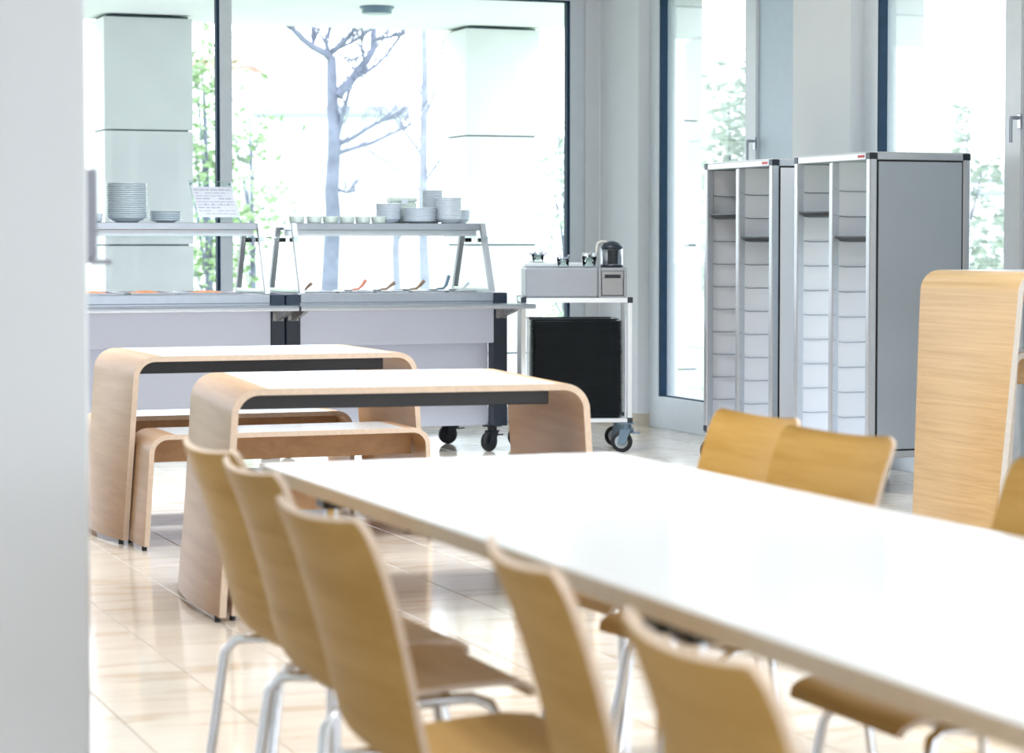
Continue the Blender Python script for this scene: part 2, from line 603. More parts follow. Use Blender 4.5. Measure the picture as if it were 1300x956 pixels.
# rear wall with openings (behind the camera)
rw = MB()
rw.box(-7.0, 6.62, -5.12, -5.0, 2.75, 2.998)
for a in (-7.0, -3.7, -0.4, 2.9, 6.2):
    rw.box(a, a+0.4, -5.12, -5.0, 0, 2.75)
rw.box(-7.0, 6.62, -5.12, -5.0, 0, 0.9)
rw.box(-7.12, -7.0, -5.12, 15.0, 0, 2.998)
rw.box(-1.12, -1.0, -5.0, 4.49, 0, 2.998)  # added unseen wall, keeps side light off the left chair backs
struct(rw.build('wall_rear', M['wall']))

# ================================================================== OUTSIDE
struct(MB().box(-6, 7.45, 14.985, 18.75, -0.16, -0.04).build('terrace_paving', M['paving']))
struct(MB().box(6.63, 7.45, -8, 14.985, -0.16, -0.04).build('path_paving', M['paving']))
lawn = MB().box(-60, 120, -20, 140, -0.30, -0.161).build('lawn', M['grass'])
struct(lawn)
# soffit over the terrace
so = MB()
so.box(-6, 7.30, 15.0, 17.93, 2.955, 3.12)
so.box(-6, 7.30, 17.945, 18.56, 2.958, 3.12)
so.box(6.63, 7.30, -6, 14.99, 2.955, 3.12)
struct(so.build('terrace_soffit', M['render_wall']))
st = thing('soffit_lamp', 'round dark surface lamp under the white soffit outside the large window', 'lamp', (5.353, 16.78, 2.955))
MB().lathe([(0, -0.052), (0.105, -0.052), (0.112, -0.045), (0.112, -0.018), (0.128, -0.014), (0.128, 0), (0, 0)], n=28).build('housing', M['castor_grey'], st)
MB().lathe([(0, -0.056), (0.09, -0.056), (0.098, -0.0525)], n=28).build('diffuser', M['hub'], st)


def clad_pillar(x0, x1, y0, y1, label):
    t = thing('clad_pillar', label, 'pillar', ((x0+x1)/2, (y0+y1)/2, -0.04))
    hx, hy = (x1-x0)/2, (y1-y0)/2
    MB().box(-hx+0.03, hx-0.03, -hy+0.03, hy-0.03, 0, 2.985).build('core', M['joint'], t)
    zs = [0.005, 0.35, 1.23, 2.11, 2.985]
    th, j = 0.026, 0.006
    for i in range(4):
        a, b = zs[i]+j, zs[i+1]-j
        if i == 3:
            b = zs[4]-0.014
        MB().cbox(-hx, hx, -hy, -hy+th, a, b, 0.002).build('panel', M['concrete'], t)
        MB().cbox(-hx, hx, hy-th, hy, a, b, 0.002).build('panel', M['concrete'], t)
        MB().cbox(-hx, -hx+th, -hy+th+0.003, hy-th-0.003, a, b, 0.002).build('panel', M['concrete'], t)
        MB().cbox(hx-th, hx, -hy+th+0.003, hy-th-0.003, a, b, 0.002).build('panel', M['concrete'], t)
    return t


clad_pillar(6.484, 7.116, 17.95, 18.52, 'white concrete clad pillar behind the plate stacks, right of the trees')
clad_pillar(3.558, 4.245, 17.98, 18.55, 'concrete clad pillar behind the left plate stack, beside green leaves')
clad_pillar(6.62, 7.262, 15.20, 15.80, 'white clad pillar seen through the side window above the black trays')
clad_pillar(6.62, 7.272, 12.20, 12.80, 'white clad pillar seen through the side window above the tall tray cabinets')

# ---- trees
FWD = Vector((math.sin(0.3656), math.cos(0.3656), 0))
RGT = Vector((math.cos(0.3656), -math.sin(0.3656), 0))


def branch_tree(name, label, base, strokes, mat, twigs, seed, spread=0.5, group=None):
    """strokes: list of ([(u,z)...], r0, r1) in metres in the tree's own frame"""
    rnd = random.Random(seed)
    t = thing(name, label, 'tree', base, group=group)
    first = True
    tw = MB()
    br = MB()
    for (pts, r0, r1) in strokes:
        n = len(pts)
        dz = 0 if first else rnd.uniform(-spread, spread)
        P = []
        for i, (u, z) in enumerate(pts):
            w = dz*i/(n-1)
            P.append(RGT*u + FWD*w + Vector((0, 0, z)))
        rs = [lerp(r0, r1, i/(n-1)) for i in range(n)]
        if first:
            MB().tube(P, rs, 12).build('trunk', mat, t)
        else:
            br.tube(P, rs, 7)
            for k in range(twigs):
                i = rnd.randrange(1, n)
                f = rnd.random()
                q = P[i-1].lerp(P[i], f)
                dr = (P[i]-P[i-1]).normalized()
                dr = (dr + Vector((rnd.uniform(-.8, .8), rnd.uniform(-.8, .8), rnd.uniform(-.1, 1.0)))).normalized()
                L = rnd.uniform(0.25, 0.8)
                q2 = q+dr*L*0.5+Vector((0, 0, 0.03))
                q3 = q2+(dr+Vector((rnd.uniform(-.4, .4), 0, .4)))*L*0.4
                tw.tube([q, q2, q3], [0.009, 0.006, 0.003], 4, cap=False)
        first = False
    br.build('branch', mat, t)
    b = tw.build('twigs', mat, t)
    b['kind'] = 'stuff'
    return t


def px(pts, k=0.00967, cx=418.0, z0=1.28, cy=300.0):
    return [((x-cx)*k, z0-(y-cy)*k) for x, y in pts]


def C8(pts):     # sketch units of the tree drawing -> metres
    return px([(290+a/3.415, 20+b/3.415) for a, b in pts])


G0 = -0.16
base = FWD*29.0 + RGT*((418-650)*0.00967)
base = Vector((base.x, base.y, 0))
tr = C8([(430, 1330), (440, 1180), (450, 980), (456, 860), (450, 760), (460, 600), (460, 480), (452, 330), (452, 240), (450, 180)])
tr[0] = (tr[0][0], G0)
S = [(tr, 0.115, 0.058),
     (C8([(450, 190), (425, 168), (370, 140), (330, 110), (300, 80), (270, 40), (240, -10)]), 0.055, 0.02),
     (C8([(452, 185), (435, 150), (428, 110), (450, 60), (470, 0), (480, -60)]), 0.035, 0.015),
     (C8([(455, 160), (500, 125), (545, 80), (570, 20), (600, -60)]), 0.04, 0.015),
     (C8([(470, 150), (540, 125), (600, 95), (680, 30)]), 0.02, 0.01),
     (C8([(475, 350), (500, 318), (530, 290), (560, 245), (600, 195), (628, 150), (632, 90), (625, 20), (640, -60)]), 0.07, 0.025),
     (C8([(550, 275), (590, 250), (640, 218), (690, 165), (740, 95), (770, 20)]), 0.028, 0.01),
     (C8([(630, 110), (690, 98), (740, 90), (790, 75)]), 0.022, 0.008),
     (C8([(478, 520), (498, 440), (515, 380), (530, 320)]), 0.03, 0.016),
     (C8([(475, 560), (540, 530), (600, 490), (660, 455), (735, 435)]), 0.03, 0.014),
     (C8([(475, 597), (540, 575), (625, 548), (690, 515), (760, 483), (830, 440)]), 0.03, 0.010),
     (C8([(480, 755), (510, 765), (540, 757)]), 0.022, 0.012),
     (C8([(370, 140), (372, 110), (380, 80)]), 0.018, 0.008),
     (C8([(590, 195), (588, 150), (592, 110)]), 0.018, 0.008),
     (C8([(480, 170), (520, 200), (545, 235)]), 0.012, 0.008)]
branch_tree('bare_tree', 'bare forked tree with grey bark on the lawn, behind the middle of the window', base, S, M['bark'], 14, 3)

b2 = FWD*33.0 + RGT*((537-650)*0.011)
S2 = [([(0.06, G0), (0.03, 0.6), (0.0, 1.4), (0.01, 2.4), (0.03, 3.4), (0.02, 4.4), (0.05, 5.4)], 0.085, 0.03),
      ([(0.0, 2.4), (-0.25, 2.75), (-0.45, 3.3), (-0.5, 4.2)], 0.025, 0.01),
      ([(0.0, 2.0), (0.25, 2.35), (0.4, 2.9)], 0.02, 0.01),
      ([(0.02, 2.9), (0.2, 3.4), (0.3, 4.2), (0.35, 5)], 0.022, 0.01),
      ([(0.02, 3.2), (-0.2, 3.6), (-0.3, 4.3)], 0.02, 0.01),
      ([(0.0, 1.9), (-0.4, 2.25), (-0.8, 2.5)], 0.018, 0.008),
      ([(0.01, 2.6), (-0.35, 2.9), (-0.8, 3.1)], 0.016, 0.008)]
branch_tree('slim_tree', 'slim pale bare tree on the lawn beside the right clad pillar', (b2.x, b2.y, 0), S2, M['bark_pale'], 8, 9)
b3 = FWD*31.0 + RGT*((504-650)*0.0103)
S3 = [([(0.02, G0), (0.0, 0.5), (-0.02, 1.1), (0.0, 1.45)], 0.06, 0.045),
      ([(0.0, 1.2), (0.12, 1.42), (0.16, 1.6)], 0.02, 0.008),
      ([(0.0, 1.3), (-0.12, 1.5), (-0.16, 1.66)], 0.02, 0.008)]
branch_tree('pollard_tree', 'short pale tree stump between the two bare trunks under the right gantry', (b3.x, b3.y, 0), S3, M['bark_pale'], 3, 5)


def leafy(name, label, u, d, zc, rad, n, mat, seed, size=0.09):
    """tree or shrub with many separate small leaves"""
    rnd = random.Random(seed)
    b = FWD*d + RGT*u
    t = thing(name, label, 'tree', (b.x, b.y, G0), group=None)
    tk = MB()
    tk.tube([(0, 0, 0), (0.05, 0.02, zc*0.5), (0, 0, zc+rad[2]*0.5)], [0.05, 0.035, 0.012], 8)
    clusters = []
    for k in range(15):
        while True:
            q = Vector((rnd.uniform(-1, 1), rnd.uniform(-1, 1), rnd.uniform(-1, 1)))
            if q.length < 1: break
        clusters.append(Vector((q.x*rad[0], q.y*rad[1], q.z*rad[2]+zc)))
        tk.tube([(0, 0, max(0.3, clusters[-1].z*0.6)), clusters[-1]*0.6+Vector((0, 0, clusters[-1].z*0.38)), clusters[-1]], [0.012, 0.008, 0.004], 5, cap=False)
    tk.build('trunk', M['bark'], t)
    lf = MB()
    for k in range(n):
        c_ = rnd.choice(clusters)
        p = c_ + Vector((rnd.gauss(0, .22), rnd.gauss(0, .22), rnd.gauss(0, .20)))
        a = Vector((rnd.uniform(-1, 1), rnd.uniform(-1, 1), rnd.uniform(-.6, .6))).normalized()
        b_ = a.cross(Vector((rnd.uniform(-1, 1), rnd.uniform(-1, 1), rnd.uniform(-1, 1)))).normalized()
        s_ = size*rnd.uniform(.6, 1.3)
        nn = a.cross(b_)*s_*0.25
        lf.add([p-a*s_, p+b_*s_*.5+nn, p+a*s_, p-b_*s_*.5+nn], [(0, 1, 2), (0, 2, 3)])
    o = lf.build('foliage', mat, t)
    o['kind'] = 'stuff'
    return t


leafy('leafy_tree', 'bright green leafy tree beside the left clad pillar', (262-650)*26/3000, 26, 2.0, (0.30, 0.6, 1.6), 850, M['leaf'], 11, 0.065)
leafy('leafy_tree', 'loose pale green tree right of the window mullion', (318-650)*30/3000, 30, 2.0, (0.42, 0.7, 1.9), 420, M['leaf'], 12, 0.065)
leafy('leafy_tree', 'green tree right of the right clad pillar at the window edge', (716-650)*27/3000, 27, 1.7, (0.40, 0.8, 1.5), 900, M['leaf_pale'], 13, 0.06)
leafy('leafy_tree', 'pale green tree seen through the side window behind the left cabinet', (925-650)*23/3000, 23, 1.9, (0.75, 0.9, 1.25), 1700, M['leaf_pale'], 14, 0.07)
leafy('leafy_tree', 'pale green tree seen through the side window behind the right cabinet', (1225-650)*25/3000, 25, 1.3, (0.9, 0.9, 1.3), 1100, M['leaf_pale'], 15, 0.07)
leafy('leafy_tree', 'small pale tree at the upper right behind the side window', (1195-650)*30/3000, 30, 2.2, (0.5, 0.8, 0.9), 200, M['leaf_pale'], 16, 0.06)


# ---- far buildings
def far_house(name, label, u0, u1, d, h, roof, wins, gable):
    c_ = FWD*d + RGT*((u0+u1)/2)
    t = thing(name, label, 'building', (c_.x, c_.y, -0.16), -0.3656)
    w = (u1-u0)/2
    MB().box(-w, w, 0, 1.6, 0, h).build('wall', M['render_wall'], t)
    if gable:
        MB().prism([(-w-.3, h), (w+.3, h), (w+.3, h+.12), (0, h+1.7), (-w-.3, h+.12)], 'y', -0.4, 6.4).build('roof', roof, t)
    else:
        MB().cbox(-w-.25, w+.25, -0.35, 1.9, h, h+.26, .02).build('roof', roof, t)
    for (a, b, z0, z1) in wins:
        f = MB().box(a, b, -0.06, 0.0, z0, z1).build('window', M['white_metal'], t)
        MB().box(a+.07, b-.07, -0.075, -0.061, z0+.07, z1-.07).build('pane', M['far_glass'], f)
    return t


K = 62/3000
far_house('far_building', 'pale flat roofed building with grey eaves far behind the bare tree',
          (332-650)*K, (506-650)*K, 62, 1.375+(307-148)*K, M['roof_grey'],
          [(-1.75+i*.62, -1.3+i*.62, z, z+.42) for i in range(3) for z in (1.9, 2.5)], False)
far_house('far_house', 'white house with red roof far behind, right of the window mullion',
          (225-650)*K*66/62, (316-650)*K*66/62, 66, 1.375+(307-88)*0.022, M['roof_red'], [(0.2, .75, 2.0, 2.6), (-.6, -.05, 2.0, 2.6)], False)
# rail fence far right
ft = FWD*40 + RGT*((1250-650)*40/3000)
t = thing('rail_fence', 'pale horizontal rail fence far behind the right side window', 'fence', (ft.x, ft.y, G0), -0.3656)
for x in (-1.2, -0.4, 0.4, 1.2):
    MB().box(x-.04, x+.04, -.04, .04, 0, 2.45).build('post', M['render_wall'], t)
for z in (2.15, 2.36):
    MB().box(-1.4, 1.4, -.06, -.041, z, z+.09).build('rail', M['far_glass'], t)


# ================================================================== BENT PLYWOOD FURNITURE
def bent_table(name, label, cat, loc, rz, L, H, W, Wb, R, th, bow, splay, mats, group=None, beam=None, apron=None, feet=True, plan_n=12):
    """one moulded plywood loop: leg - bend - top - bend - leg.  Origin at the floor centre, x along the length"""
    t = thing(name, label, cat, loc, rz, group)
    hl = L/2
    foot = 0.018
    nleg = 8
    path, width, bows, seg = [], [], [], []
    for i in range(nleg):
        f = i/nleg
        path.append((-hl-splay*(1-f), lerp(foot, H-R, f)))
        width.append(lerp(Wb, W, min(1, f*1.05)))
        bows.append(bow*(1-f)**0.8)
    a = arc(-hl+R, H-R, R, PI, PI/2, 10)
    path += a; width += [W]*len(a); bows += [0]*len(a)
    inset = 0.03
    nb = len(path)
    path.append((-hl+R+inset, H)); width.append(W); bows.append(0)
    half = len(path)
    full_p = path + [(-x, z) for x, z in reversed(path)]
    full_w = width + width[::-1]
    full_b = bows + bows[::-1]
    seg = []
    for i in range(len(full_p)-1):
        seg.append(2 if (half-1) <= i <= half-1 else 0)
    m = MB()
    m.sheet(full_p, full_w, full_b, th, plan_n, seg, 1)
    m.build('shell', mats, t)
    if beam:
        MB().cbox(-beam-.045, beam, -W/2+0.16, -W/2+0.22, H-th-0.056, H-th-0.001, .003).build('beam', M['black_steel'], t)
        MB().cbox(-beam-.045, beam, W/2-0.22, W/2-0.16, H-th-0.056, H-th-0.001, .003).build('beam', M['black_steel'], t)
    if apron:
        MB().cbox(-hl+th+0.004, hl-th-0.004, -0.012, 0.012, apron, H-th-0.001, .002).build('apron', mats[0], t)
    if feet:
        for sx in (-1, 1):
            for sy in (-1, 1):
                MB().cyl((sx*(hl+splay-th/2+bow*0.22), sy*(Wb/2-0.035), 0), (sx*(hl+splay-th/2+bow*0.22), sy*(Wb/2-0.035), foot+0.002), 0.0105, 10).build('foot', M['black'], t)
    return t


BW = [M['veneer'], M['ply'], M['laminate']]
# far table A and near table B
def place_bent(x0, x1, y0, W):
    return ((x0+x1)/2, y0+W/2, 0), x1-x0


bent_table('bent_table', 'bent plywood table with white top nearest the camera, standing behind the chair row', 'table',
           (2.485, 7.733, 0), math.radians(-5.5), 1.192, 0.748, 0.962, 0.95, 0.09, 0.022, 0.052, 0.042, BW, beam=0.50)
bent_table('bent_table', 'bent plywood table with white top in front of the serving counter', 'table',
           (2.561, 9.769, 0), 0, 1.20, 0.755, 0.82, 0.80, 0.09, 0.022, 0.052, 0.045, BW, beam=0.50)
# benches
loc, L = place_bent(1.972, 3.135, 9.12, 0.37)
bent_table('bent_bench', 'low bent plywood bench at the near side of the farther bent table', 'bench',
           loc, 0, L, 0.458, 0.37, 0.33, 0.075, 0.02, 0.012, 0.018, BW, apron=0.335)
loc, L = place_bent(1.960, 3.120, 10.14, 0.37)
bent_table('bent_bench', 'low bent plywood bench tucked behind the farther bent table, before the counter', 'bench',
           loc, 0, L, 0.458, 0.37, 0.33, 0.075, 0.02, 0.012, 0.018, BW, apron=0.335)
bent_table('bent_bench', 'low bent plywood bench pushed under the nearer bent table', 'bench',
           (2.458, 7.452, 0), math.radians(-5.5), 1.155, 0.458, 0.37, 0.33, 0.075, 0.02, 0.012, 0.016, BW, apron=0.335)
# high table and high bench at the right edge
OW = [M['oak'], M['ply_white'], M['laminate']]
bent_table('high_table', 'tall oak veneered standing table at the right edge of the room', 'table',
           (5.51, 7.885, 0), 0, 1.22, 1.103, 0.70, 0.59, 0.085, 0.024, 0.03, 0.065, OW, apron=0.98)
hb = bent_table('high_bench', 'tall oak veneered bench pushed under the standing table', 'bench',
                (5.525, 7.90, 0), 0, 1.01, 0.79, 0.30, 0.26, 0.05, 0.022, 0.008, 0.03, OW, apron=0.66)
MB().cbox(-0.49, 0.49, -0.115, -0.075, 0.33, 0.352, .003).build('footrest', M['white_metal'], hb)


# ================================================================== LONG DINING TABLE
TX0, TX1, TY0, TY1, TZ = 1.345, 2.19, 1.55, 5.055, 0.725
t = thing('dining_table', 'long white topped dining table in the foreground', 'table', ((TX0+TX1)/2, (TY0+TY1)/2, 0))
hx, hy = (TX1-TX0)/2, (TY1-TY0)/2
m = MB()
e = 0.004
m.add([(-hx, -hy, TZ-.032), (hx, -hy, TZ-.032), (hx, hy, TZ-.032), (-hx, hy, TZ-.032),
       (-hx, -hy, TZ-e), (hx, -hy, TZ-e), (hx, hy, TZ-e), (-hx, hy, TZ-e),
       (-hx+e, -hy+e, TZ), (hx-e, -hy+e, TZ), (hx-e, hy-e, TZ), (-hx+e, hy-e, TZ)],
      [(0, 1, 5, 4), (1, 2, 6, 5), (2, 3, 7, 6), (3, 0, 4, 7), (3, 2, 1, 0)], 1)
m.add([(-hx, -hy, TZ-e), (hx, -hy, TZ-e), (hx, hy, TZ-e), (-hx, hy, TZ-e),
       (-hx+e, -hy+e, TZ), (hx-e, -hy+e, TZ), (hx-e, hy-e, TZ), (-hx+e, hy-e, TZ)],
      [(0, 1, 5, 4), (1, 2, 6, 5), (2, 3, 7, 6), (3, 0, 4, 7), (4, 5, 6, 7)], 0)
m.build('tabletop', [M['laminate'], M['table_edge']], t)
for sx in (-1, 1):
    MB().box(sx*(hx-.14)-.02, sx*(hx-.14)+.02, -hy+.2, hy-.2, TZ-.072, TZ-.0325).build('rail', M['chrome'], t)
for yy in (-hy+.22, -0.30, -0.20, hy-.26):
    for sx in (-1, 1):
        lg = MB().cyl((sx*(hx-.085), yy, 0), (sx*(hx-.085), yy, TZ-.074), 0.017, 14)
        lo = lg.build('leg', M['chrome'], t)
        MB().cbox(sx*(hx-.085)-.03, sx*(hx-.085)+.03, yy-.03, yy+.03, TZ-.0735, TZ-.0325, .004).build('leg_bracket', M['black'], lo)


# ================================================================== CHAIRS
def chair_proto():
    t = thing('dining_chair', 'x', 'chair')
    path = [(0.400, 0.388), (0.396, 0.401), (0.38, 0.410), (0.33, 0.415), (0.26, 0.413), (0.19, 0.408), (0.12, 0.404)]
    path += [(0.085, 0.406), (0.060, 0.415), (0.041, 0.431), (0.027, 0.456), (0.016, 0.50), (0.004, 0.555),
             (-0.010, 0.61), (-0.025, 0.665), (-0.042, 0.72), (-0.060, 0.768), (-0.0705, 0.791), (-0.0755, 0.802), (-0.0785, 0.809)]
    width = [0.38, 0.395, 0.405, 0.415, 0.42, 0.415, 0.40]
    width += [0.385, 0.375, 0.368, 0.366, 0.370, 0.380, 0.392, 0.401, 0.406, 0.408, 0.403, 0.388, 0.355]
    bow = [0.0, 0.0, 0.004, 0.008, 0.010, 0.012, 0.012]
    bow += [0.012, 0.013, 0.014, 0.016, 0.018, 0.020, 0.022, 0.024, 0.026, 0.027, 0.027, 0.026, 0.024]
    m = MB()
    m.sheet(path, width, bow, 0.011, 10, None, 1)
    m.build('shell', [M['chair_wood'], M['ply']], t)
    for sy in (-1, 1):
        MB().tube([(0.13, sy*0.13, 0.381), (0.30, sy*0.15, 0.386), (0.33, sy*0.165, 0.376), (0.345, sy*0.18, 0.346), (0.40, sy*0.215, 0.0)], 0.0105, 8).build('leg', M['chrome'], t)
        MB().tube([(0.24, sy*0.13, 0.378), (0.06, sy*0.17, 0.386), (0.034, sy*0.182, 0.384), (0.012, sy*0.188, 0.360), (-0.035, sy*0.212, 0.0)], 0.0105, 8).build('leg', M['chrome'], t)
    MB().tube([(0.15, -0.13, 0.380), (0.15, 0.13, 0.380)], 0.009, 8).build('crossbar', M['chrome'], t)
    MB().tube([(0.27, -0.13, 0.382), (0.27, 0.13, 0.382)], 0.009, 8).build('crossbar', M['chrome'], t)
    return t


proto = chair_proto()
chairs = [
    (1.190, 4.610, 2, 'moulded wood chair farthest back on the left side of the white table'),
    (1.158, 4.165, 0, 'moulded wood chair second from the back on the left side of the white table'),
    (1.078, 3.460, 3, 'moulded wood chair in the middle of the left row, its seat showing'),
    (1.180, 2.850, -8, 'moulded wood chair turned slightly, fourth along the left side of the white table'),
    (1.105, 2.190, -4, 'moulded wood chair nearest the camera on the left side of the white table'),
    (2.455, 4.975, 182, 'pale moulded wood chair farthest back on the right side of the white table'),
    (2.385, 4.450, 187, 'pale moulded wood chair second from the back on the right, standing before the cabinets'),
    (2.400, 3.600, 180, 'moulded wood chair at the right picture edge, beside the standing table'),
]
for i, (x, y, rz, lab) in enumerate(chairs):
    o = proto if i == 0 else copy_tree(proto)
    o.location = (x, y, 0)
    o.rotation_euler = (0, 0, math.radians(rz))
    tag(o, lab, 'chair', 'moulded wood chairs around the white dining table')


# ================================================================== CASTORS (always parts of a trolley)
def castor(parent, x, y, ang, h, R, mats):
    tire, hub, body = mats
    def rot(p):
        c_, s_ = math.cos(ang), math.sin(ang)
        return (x+p[0]*c_-p[1]*s_, y+p[0]*s_+p[1]*c_, p[2])
    b = MB()
    Mx = Matrix.Translation((x, y, 0)) @ Matrix.Rotation(ang, 4, 'Z')
    b.box(-.045, .045, -.035, .035, h-.008, h, 0, Mx)
    b.cyl(rot((0, 0, h-.03)), rot((0, 0, h-.008)), .028, 14)
    off = -.028
    for sy in (-1, 1):
        v = [(-.032, h-.03), (.032, h-.03), (off+.022, R-.012), (off-.022, R-.012)]
        P = [Mx @ Vector((p[0], sy*.024+q, p[1])) for q in (-.003, .003) for p in v]
        b.add(P, [(0, 1, 2, 3), (7, 6, 5, 4), (0, 4, 5, 1), (1, 5, 6, 2), (2, 6, 7, 3), (3, 7, 4, 0)])
    b.box(-.034, .034, -.027, .027, h-.036, h-.03, 0, Mx)
    o = b.build('castor', body, parent)
    w = MB()
    prof = [(R*.62, -.017), (R*.93, -.017), (R, -.010), (R, .010), (R*.93, .017), (R*.62, .017)]
    n = 26
    V, Fc = [], []
    for (r, yy) in prof:
        for k in range(n):
            a = 2*PI*k/n
            V.append(rot((off+r*math.cos(a), yy, R+r*math.sin(a))))
    for i in range(len(prof)-1):
        for k in range(n):
            k2 = (k+1) % n
            Fc.append((i*n+k, i*n+k2, (i+1)*n+k2, (i+1)*n+k))
    w.add(V, Fc, 0, True)
    w.cyl(rot((off, -.016, R)), rot((off, .016, R)), R*.64, 22, 1)
    w.cyl(rot((off, -.022, R)), rot((off, .022, R)), R*.2, 10, 1)
    w.build('wheel', [tire, hub], o)
    l = MB()
    l.box(.018, .075, -.02, .02, h-.062, h-.054, 0, Mx)
    l.box(.02, .04, -.012, .012, h-.054, h-.034, 0, Mx)
    l.build('brake_lever', body, o)
    return o


BLK = (M['rubber'], M['black'], M['black'])
GRY = (M['rubber'], M['hub'], M['castor_grey'])


# ================================================================== SERVING COUNTERS
def counter(x0, x1, label, gantry_label, gx0, gx1):
    t = thing('serving_counter', label, 'counter', ((x0+x1)/2, 13.1, 0))
    ox, oy = (x0+x1)/2, 13.1
    hx = (x1-x0)/2
    Y0, Y1 = 12.75-oy, 13.50-oy
    pw = 0.082
    zb = 0.152
    for sx in (-1, 1):
        for (ya, yb) in ((Y0, Y0+.10), (Y1-.10, Y1)):
            xa = sx*hx if sx < 0 else hx-pw
            MB().cbox(xa, xa+pw, ya, yb, zb, 0.922, .004).build('post', M['navy'], t)
    MB().cbox(-hx+pw+.001, hx-pw-.001, Y0+.002, Y0+.022, 0.634, 0.848, .002).build('front_panel', M['counter'], t)
    MB().cbox(-hx+pw+.001, hx-pw-.001, Y0+.10, Y0+.118, zb, 0.6335, .002).build('lower_panel', M['counter'], t)
    MB().box(-hx+pw+.001, hx-pw-.001, Y1-.02, Y1, zb, 0.848).build('rear_panel', M['counter'], t)
    MB().box(-hx+pw+.001, hx-pw-.001, Y0+.12, Y1-.021, zb, zb+.03).build('base_shelf', M['steel'], t)
    f = MB()
    f.cbox(-hx+pw+.001, hx-pw-.001, Y0+.0, Y0+.08, 0.872, 0.925, .005)
    f.cbox(-hx+pw+.001, hx-pw-.001, Y1-.08, Y1, 0.872, 0.925, .005)
    f.box(-hx+pw+.001, -hx+pw+.03, Y0+.08, Y1-.08, 0.872, 0.925)
    f.box(hx-pw-.03, hx-pw-.001, Y0+.08, Y1-.08, 0.872, 0.925)
    f.box(-hx+pw+.03, hx-pw-.03, Y0+.08, Y1-.08, 0.872, 0.880)
    f.build('top_frame', M['steel'], t)
    MB().box(-hx+pw+.001, hx-pw-.001, Y0+.012, Y0+.02, 0.8481, 0.8719).build('shadow_gap', M['steel'], t)
    r = MB()
    r.prism([(Y0-.30, .846), (Y0-.295, .838), (Y0-.28, .836), (Y0-.002, .836), (Y0-.002, .8625), (Y0-.29, .8625), (Y0-.30, .856)], 'x', -hx+.003, hx+(.06 if x1 > 4 else -.003))
    r.build('tray_rail', M['steel'], t)
    for sx in (-1, 1):
        xa = sx*(hx-pw/2)
        b = MB().prism([(Y0-.002, .835), (Y0-.26, .835), (Y0-.22, .818), (Y0-.002, .775)], 'x', xa-.012, xa+.012)
        b.box(xa-.03, xa+.03, Y0-.006, Y0-.0005, .775, .83)
        b.build('rail_bracket', M['bracket_metal'], t)
    for sx in (-1, 1):
        castor(t, sx*(hx-.06), Y0+.09, 0.5 if sx > 0 else 0.2, zb-.001, .058, BLK)
        castor(t, sx*(hx-.11), Y1-.10, 0.1, zb-.001, .058, BLK)
    # gantry standing on the counter
    g = thing('serving_gantry', gantry_label, 'shelf', ((gx0+gx1)/2, 13.1, 0.926))
    gh = (gx1-gx0)/2
    zt = 0.926
    MB().cbox(-gh+.012, gh-.012, 12.965-oy, 13.30-oy, 1.282-zt, 1.322-zt, .003).build('shelf', M['steel'], g)
    MB().box(-gh+.03, gh-.03, 12.99-oy, 13.28-oy, 1.248-zt, 1.2815-zt).build('light_box', M['alu'], g)
    MB().box(-gh-.075, gh+.075, 12.90-oy, 13.27-oy, 1.236-zt, 1.243-zt).build('glass_plate', M['clear'], g)
    for sx in (-1, 1):
        x = sx*gh
        w = 0.028
        for (a, b) in (((12.79, .0), (12.965, 1.322-zt)), ((13.44, .0), (13.29, 1.30-zt))):
            MB().prism([(a[0]-oy, a[1]+.0), (a[0]-oy+.036, a[1]), (b[0]-oy+.03, b[1]), (b[0]-oy-.004, b[1])], 'x', x-w/2, x+w/2).build('leg', M['leg_alu'], g)
        MB().cbox(x-.018, x+.018, 12.83-oy, 13.43-oy, .001, .022, .003).build('foot_bar', M['pale_dish'], g)
        for yy in (12.985, 13.22):
            MB().cyl((x-.02, yy-oy, 1.226-zt), (x+.02, yy-oy, 1.226-zt), .013, 10).build('clamp', M['black'], g)
    return t, g


counter(3.533, 4.853, 'right serving counter on black castors with white front panels',
        'steel plate shelf on slanted legs over the right counter', 3.64, 4.78)
counter(2.207, 3.527, 'left serving counter behind the farther bent table, beside the white wall',
        'steel plate shelf on slanted legs over the left counter', 2.30, 3.44)

